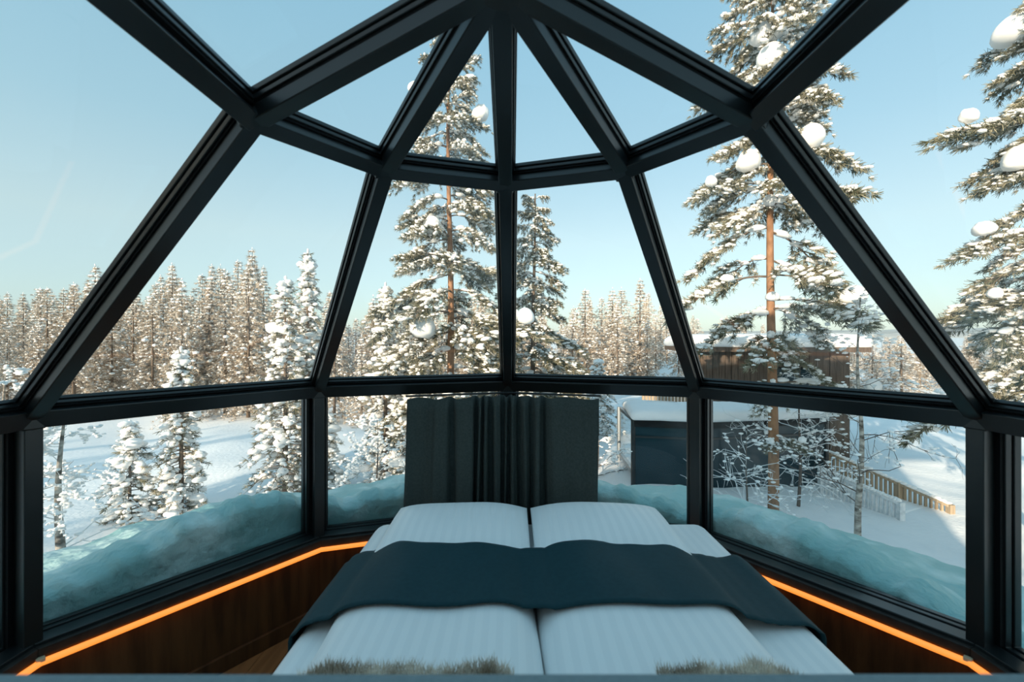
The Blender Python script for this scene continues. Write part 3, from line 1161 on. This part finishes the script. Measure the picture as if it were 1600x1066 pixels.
# tree spires that stand out of the forest line
for px, yt, dp, lb in ((395, 386, 24, 'tallest forest conifer spire, between the roof rafter and the broad white spruce'),
                       (150, 412, 22, 'tall forest conifer whose crown meets the outer slanting rafter from outside'),
                       (270, 410, 27, 'forest conifer spire standing right above the slender white-tipped spruce'),
                       (332, 412, 26, 'forest conifer spire just before the tallest one, seen from the corner post'),
                       (1001, 434, 27, 'pointed forest conifer next to the slanting rafter beyond the curtain'),
                       (958, 448, 29, 'second pointed forest conifer from the slanting rafter beyond the curtain'),
                       (915, 450, 28, 'forest conifer spire nearest the dense shorter pine')):
    g = ground_at(px, dp)
    H = EYE - (yt - CY) / F * dp - g.z
    plant_conifer('forest_conifer', VAR[int(px) % 6], (g.x, g.y, g.z - .05), (.85, H / 8), px, lb, 'forest conifer spires')
# low frosted scrub trees around the snowfield
def scrub_at(px):
    return 'behind the timber cabin' if px < 1335 else ('past the cabin, behind the birch sapling' if px < 1470 else 'behind the pine at the open field')


for depth, step in ((20, 36), (24, 32), (29, 30), (37, 28), (48, 28)):
    px = 1100 + rng.uniform(0, step)
    while px < 1780:
        dp = depth * rng.uniform(.9, 1.1)
        g = ground_at(px, dp)
        yt = 528 + rng.uniform(-12, 22) - (22 if px > 1560 else 0)
        H = EYE - (yt - CY) / F * dp - g.z
        plant_conifer('scrub_tree', VAR[rng.randrange(6)], (g.x, g.y, g.z - .05), (H / 8 * 1.5, H / 8), rng.uniform(0, 6.28),
                      'low frosted scrub tree at the snowfield edge ' + scrub_at(px), 'scrub trees ' + scrub_at(px))
        px += step * rng.uniform(.6, 1.4)
# trees behind the viewer whose long shadows stripe the clearing
for i in range(12):
    x, y = -8.6 - i * 1.9 + rng.uniform(-.5, .5), -6 - rng.uniform(0, 5)
    plant_conifer('forest_conifer', VAR[i % 6], (x, y, ground_z(x, y)), (1.0, rng.uniform(.55, .8)), i, 'frosted conifer behind the timber house, throwing shadow on the clearing', 'conifers behind the house')


def bare_tree(name, px, depth, H, seed, label, lean=0.0, frost=.5, rad=.04, bark='birchbark', spread=.9, levels=3, start=.2, droop=0.1, nmain=14, lscale=.45, twig='twig', fr=(.012, .03), thick=1.0):
    rng = np.random.default_rng(seed)
    g = ground_at(px, depth)
    t = empty(name, (g.x, g.y, g.z - .05), label=label, cat='tree')
    tk, tw, sn = MB(), MB(), MB()
    zs = np.linspace(0, H, 12)
    tr = [np.array([lean * z + .02 * math.sin(z * 3 + seed), .02 * math.cos(z * 2), z]) for z in zs]
    tk.tube(tr, [rad * (1 - .85 * z / H) for z in zs], 8)
    SP, SR = [], []

    def grow(p, d, L, r, lev):
        pts = [p]
        n = 4
        for i in range(n):
            d = d + rng.normal(0, .16, 3) + np.array([0, 0, -droop * .3])
            d = d / np.linalg.norm(d)
            pts.append(pts[-1] + d * L / n)
        tw.tube(pts, list(np.linspace(r, r * .45, n + 1)), 4, cap=False)
        for a in pts[1:]:
            if rng.uniform() < frost:
                rr = rng.uniform(*fr)
                SP.append(a + np.array([0, 0, .6 * rr])); SR.append((rr * 1.7, rr, rr * .7))
        if lev > 1:
            for i in range(int(rng.integers(2, 5))):
                q0 = pts[int(rng.integers(1, n + 1))]
                dd = d + rng.normal(0, .6, 3)
                grow(q0, dd / np.linalg.norm(dd), L * rng.uniform(.4, .7), r * .6, lev - 1)
    for i in range(nmain):
        u = start + (1 - start) * (i + rng.uniform()) / nmain
        p = np.array([np.interp(u * H, zs, [a[c] for a in tr]) for c in range(3)])
        a = rng.uniform(0, 6.28)
        d = np.array([math.cos(a), math.sin(a), rng.uniform(.0, .8)])
        grow(p, d / np.linalg.norm(d), spread * lscale * (1.15 - u * .8) * rng.uniform(.7, 1.2), .008 * thick * (1.3 - u), levels)
    tk.build('trunk', M[bark], t, smooth=True)
    tw.build('twigs', M[twig], t, kind='stuff')
    blobs(sn, np.array(SP), np.array(SR), rng, 1, .15)
    sn.build('snow', M['treesnow'], t, smooth=True, kind='stuff')
    return t


bare_tree('birch_sapling', 1344, 6.4, 3.7, 3, 'thin pale-barked birch sapling with bare twigs beside the railings', frost=.35, rad=.047, nmain=22, lscale=1.0)
bare_tree('birch_sapling', 92, 5.2, 2.3, 7, 'snow-crusted bare birch close to the glass by the corner post', lean=.03, frost=.8, rad=.06, nmain=24, twig='frosttwig', lscale=.95, start=.1)
bare_tree('birch_sapling', 8, 6.0, 2.6, 12, 'bare frosted birch seen through the outermost window by the corner post', frost=.9, rad=.05, nmain=18, lscale=.9)
bare_tree('frosted_shrub', 1250, 7.9, 2.6, 31, 'white-frosted bare shrub in front of the dark cabin glass', frost=.14, rad=.03, bark='twig', nmain=30, twig='frosttwig', fr=(.012, .03), thick=1.5, lscale=.95, start=.08)
bare_tree('frosted_shrub', 1168, 7.6, 1.5, 33, 'small white-frosted bare shrub beside the orange pine trunk', frost=.16, rad=.02, bark='twig', nmain=18, twig='frosttwig', fr=(.012, .03), thick=1.5, lscale=.9, start=.05)
bare_tree('frosted_shrub', 590, 7.4, 1.9, 41, 'tangled frosted shrub in front of the grey spruce', frost=.7, rad=.025, bark='twig', nmain=26, twig='frosttwig', lscale=.95, start=.05)
bare_tree('frosted_shrub', 935, 9.5, .9, 43, 'little frosted twig bush on the snow beside the glass cabin', frost=.9, rad=.02, bark='twig', nmain=10, lscale=.7, start=.05)

# ================================================================== THE NEIGHBOURING CABIN
cab = empty('cabin', ground_at(1130, 10.5), label='neighbouring cabin with dark glass front, brown timber wall and snow on its roofs', cat='cabin')
cab0 = cab.location.copy()


def loc(p):
    return Vector(p) - cab0


def quadbox(mb, a, b, z0, z1, th, back=1):
    """an upright slab along the ground line a-b, TH thick towards the back"""
    a, b = Vector((a[0], a[1], 0)), Vector((b[0], b[1], 0))
    t = (b - a).normalized()
    n = Vector((-t.y, t.x, 0)) * back
    mb.box8([tuple(loc(p + Vector((0, 0, z)))) for z in (z0, z1) for p in (a, b, b + n * th, a + n * th)])


def xy(px, depth):
    return (CAMX + (px - CX) / F * depth, CAMY + depth)


G0 = -1.62
zt = EYE - (655 - CY) / F * 9.0           # top edge of the dark glass
A0, A1, A2, A3 = xy(968, 10.6), xy(990, 9.0), xy(1102, 8.75), xy(1292, 9.3)
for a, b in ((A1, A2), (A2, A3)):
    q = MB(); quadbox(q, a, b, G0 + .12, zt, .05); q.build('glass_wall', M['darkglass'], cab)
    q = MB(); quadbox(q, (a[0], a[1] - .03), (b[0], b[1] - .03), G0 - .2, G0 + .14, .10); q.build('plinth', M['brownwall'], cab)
    q = MB(); quadbox(q, (a[0], a[1] - .04), (b[0], b[1] - .04), zt - .14, zt + .02, .14); q.build('shaded_snow_edge', M['gasket'], cab)  # dark band painted in for the shaded edge of the roof snow
    q = MB(); quadbox(q, (a[0], a[1] - .02), (b[0], b[1] - .02), zt - .36, zt - .32, .06); q.build('rail', M['frame'], cab)
q = MB(); quadbox(q, A0, A1, G0 + .5, zt, .05); q.build('side_window', M['glass'], cab)
for (p, d) in ((A0, 0), (A1, 0), (A2, 0), (A3, 0)):
    q = MB(); q.tube([loc((p[0], p[1], G0)), loc((p[0], p[1], zt + .02))], .045, 8)
    q.build('post', M['steel' if p in (A0,) else 'frame'], cab)
q = MB(); quadbox(q, A0, A1, G0 + .44, G0 + .52, .08); q.build('rail', M['steel'], cab)
q = MB(); quadbox(q, A0, A1, zt - .06, zt + .02, .08); q.build('rail', M['steel'], cab)


def snow_slab(mb, pts, z, th, rng, back=None):
    """a thick pillow of snow over a flat outline"""
    n = len(pts)
    ctr = sum((Vector((p[0], p[1], 0)) for p in pts), Vector()) / n
    dense = []
    for i in range(n):
        a, b = pts[i], pts[(i + 1) % n]
        m = max(2, int(math.hypot(b[0] - a[0], b[1] - a[1]) / .12))
        for k in range(m):
            dense.append(Vector((a[0] + (b[0] - a[0]) * k / m, a[1] + (b[1] - a[1]) * k / m, 0)))
    N = len(dense)
    v = []
    rough = [.9 + .2 * rng.random() for _ in range(N)]
    for s, h in ((.97, -.05), (1.0, .05), (1.015, .3), (1.0, .65), (.95, .9), (.82, 1.0), (.4, 1.08)):
        for i, p in enumerate(dense):
            w = (rough[i - 1] + rough[i] + rough[(i + 1) % N]) / 3
            qv = ctr + (p - ctr) * (s + (w - 1) * .08 * (s > .9))
            v.append(tuple(loc((qv.x, qv.y, z + th * (h * (1 if h > .1 else 1) + (w - 1) * .7)))))
    f = [(j * N + i, j * N + (i + 1) % N, (j + 1) * N + (i + 1) % N, (j + 1) * N + i) for j in range(6) for i in range(N)]
    f.append(tuple(6 * N + i for i in range(N)))
    f.append(tuple(range(N - 1, -1, -1)))
    mb.add(v, f)


rs = random.Random(3)
q = MB(); snow_slab(q, [(A0[0] + .1, A0[1]), (A1[0] - .05, A1[1] - .1), (A2[0], A2[1] - .12), (A3[0], A3[1] - .1), xy(1292, 10.3), xy(992, 10.2)], zt + .01, .20, rs)
q.build('roof_snow', M['snow'], cab, smooth=True)

# timber house behind the glass front: upright boards
B0, B1, B2 = xy(1086, 11.8), xy(1330, 11.2), xy(1330, 14.0)
zr = EYE - (545 - CY) / F * 11.8
nb = 24
for i in range(nb):
    a = Vector((*B0, 0)).lerp(Vector((*B1, 0)), i / nb)
    b = Vector((*B0, 0)).lerp(Vector((*B1, 0)), (i + .94) / nb)
    q = MB(); quadbox(q, (a.x, a.y + .006 * (i % 3)), (b.x, b.y + .006 * (i % 3)), G0, zr, .04)
    q.build('plank', M['brownwall'], cab)
q = MB(); quadbox(q, (B0[0] + .03, B0[1] + .06), (B1[0] - .03, B1[1] + .06), G0, zr, .3); q.build('wall', M['brownwall'], cab)
q = MB()
W0, W1 = Vector((*B0, 0)).lerp(Vector((*B1, 0)), .50), Vector((*B0, 0)).lerp(Vector((*B1, 0)), .80)
quadbox(q, (W0.x, W0.y - .05), (W1.x, W1.y - .05), zr - 1.0, zr - .45, .05)
wf = q.build('window', M['gasket'], cab)
q = MB(); quadbox(q, (W0.x + .05, W0.y - .062), (W1.x - .05, W1.y - .062), zr - .95, zr - .50, .02); q.build('pane', M['darkglass'], wf)
q = MB()
for i in range(4):
    e0, e1 = [Vector((*p, 0)) for p in (B0, B1)]
d = (Vector((*B1, 0)) - Vector((*B0, 0))).normalized()
nrm = Vector((-d.y, d.x, 0))
Rf = [Vector((*B0, 0)) - d * .25 - nrm * .4, Vector((*B1, 0)) + d * .25 - nrm * .4, Vector((*B1, 0)) + d * .25 + nrm * 3.0, Vector((*B0, 0)) - d * .25 + nrm * 3.0]
q.box8([tuple(loc(p + Vector((0, 0, z)))) for z in (zr - .06, zr + .06) for p in Rf]); q.build('roof', M['brownwall'], cab)
q = MB(); snow_slab(q, [(p.x, p.y) for p in Rf], zr + .05, .34, rs); q.build('roof_snow', M['snow'], cab, smooth=True)

# plank fence between the trees and the glass cabin
fe = empty('plank_fence', (*xy(1040, 13.2), ground_z(*xy(1040, 13.2))), label='pale upright plank fence behind the snowy roof of the glass cabin', cat='fence')
f0 = fe.location.copy()
P0, P1 = Vector((*xy(1004, 13.4), 0)), Vector((*xy(1122, 12.4), 0))
zt2 = EYE - (600 - CY) / F * 13
for i in range(22):
    a, b = P0.lerp(P1, i / 22), P0.lerp(P1, (i + .80) / 22)
    q = MB()
    q.box8([tuple(Vector((p.x, p.y + dy, z)) - f0) for z in (-1.5, zt2 + .02 * (i % 2)) for p, dy in ((a, 0), (b, 0), (b, .025), (a, .025))])
    q.build('plank', M['palewood'], fe)
q = MB()
for z in (-.9, zt2 - .25):
    pass
q.bar(P0 - f0 + Vector((0, .05, zt2 - .3)), P1 - f0 + Vector((0, .05, zt2 - .3)), Vector((0, 0, 1)), .04, .08); q.build('rail', M['palewood'], fe)


def railing(label, a_top, b_top, da, db, ha, hb, nbal, wood, posts, snow=True):
    """a railing from one end to the other; tops given as seen, heights of the ends in metres"""
    A, B = at(*a_top, da), at(*b_top, db)
    e = empty('railing', (A.x, A.y, A.z - ha), label=label, cat='railing')
    o0 = e.location.copy()
    up = Vector((0, 0, 1))
    q = MB(); q.bar(A - o0 - up * .05, B - o0 - up * .05, up, .09, .045); q.build('top_rail', M[wood], e)
    q = MB(); q.bar(A - o0 - up * (ha - .08), B - o0 - up * (hb - .08), up, .05, .05); q.build('bottom_rail', M[wood], e)
    for i in range(nbal):
        t = (i + .5) / nbal
        p = A.lerp(B, t) - o0
        h = ha + (hb - ha) * t
        q = MB(); q.box((p.x - .020, p.y - .014, p.z - h), (p.x + .020, p.y + .014, p.z - .05)); q.build('baluster', M[wood], e)
    for t in posts:
        p = A.lerp(B, t) - o0
        h = ha + (hb - ha) * t
        q = MB(); q.box((p.x - .045, p.y - .045, p.z - h - .3), (p.x + .045, p.y + .045, p.z + .0)); q.build('post', M[wood], e)
    if snow:
        rg = np.random.default_rng(int(a_top[0]))
        q = MB()
        n = 26
        P = np.array([tuple(A.lerp(B, (i + .5) / n) - o0 + Vector((0, 0, .01))) for i in range(n)])
        L = (B - A).length / n
        yaw = np.full(n, math.atan2(B.y - A.y, B.x - A.x))
        blobs(q, P, np.c_[np.full(n, L * .9), np.full(n, .05), rg.uniform(.02, .05, n)], rg, 2, .06, yaw)
        q.build('snow', M['treesnow'], e, smooth=True, kind='stuff')
    return e


railing('brown timber railing with upright balusters running down the snowfield', (1288, 702), (1486, 788), 9.6, 7.9, .95, .45, 27, 'palewood', (.0, .3, .64, 1.0))
railing('hoar-frosted white railing in front of the brown one', (1284, 731), (1408, 784), 8.9, 7.7, .62, .42, 20, 'frostwood', (0, 1.0))
q = MB()
a, b = ground_at(1284, 9.2), ground_at(1400, 7.8)
q.box8([(a.x, a.y, a.z - .3), (b.x, b.y, b.z - .3), (b.x + .9, b.y + .35, b.z - .3), (a.x + .5, a.y + .6, a.z - .3), (a.x, a.y, a.z + .14), (b.x, b.y, b.z + .05), (b.x + .9, b.y + .35, b.z + .04), (a.x + .5, a.y + .6, a.z + .14)])
o = q.build('ramp', M['snow'], None, bevel=.05)
tag(o, 'snow-covered ramp between the two railings', 'ramp')
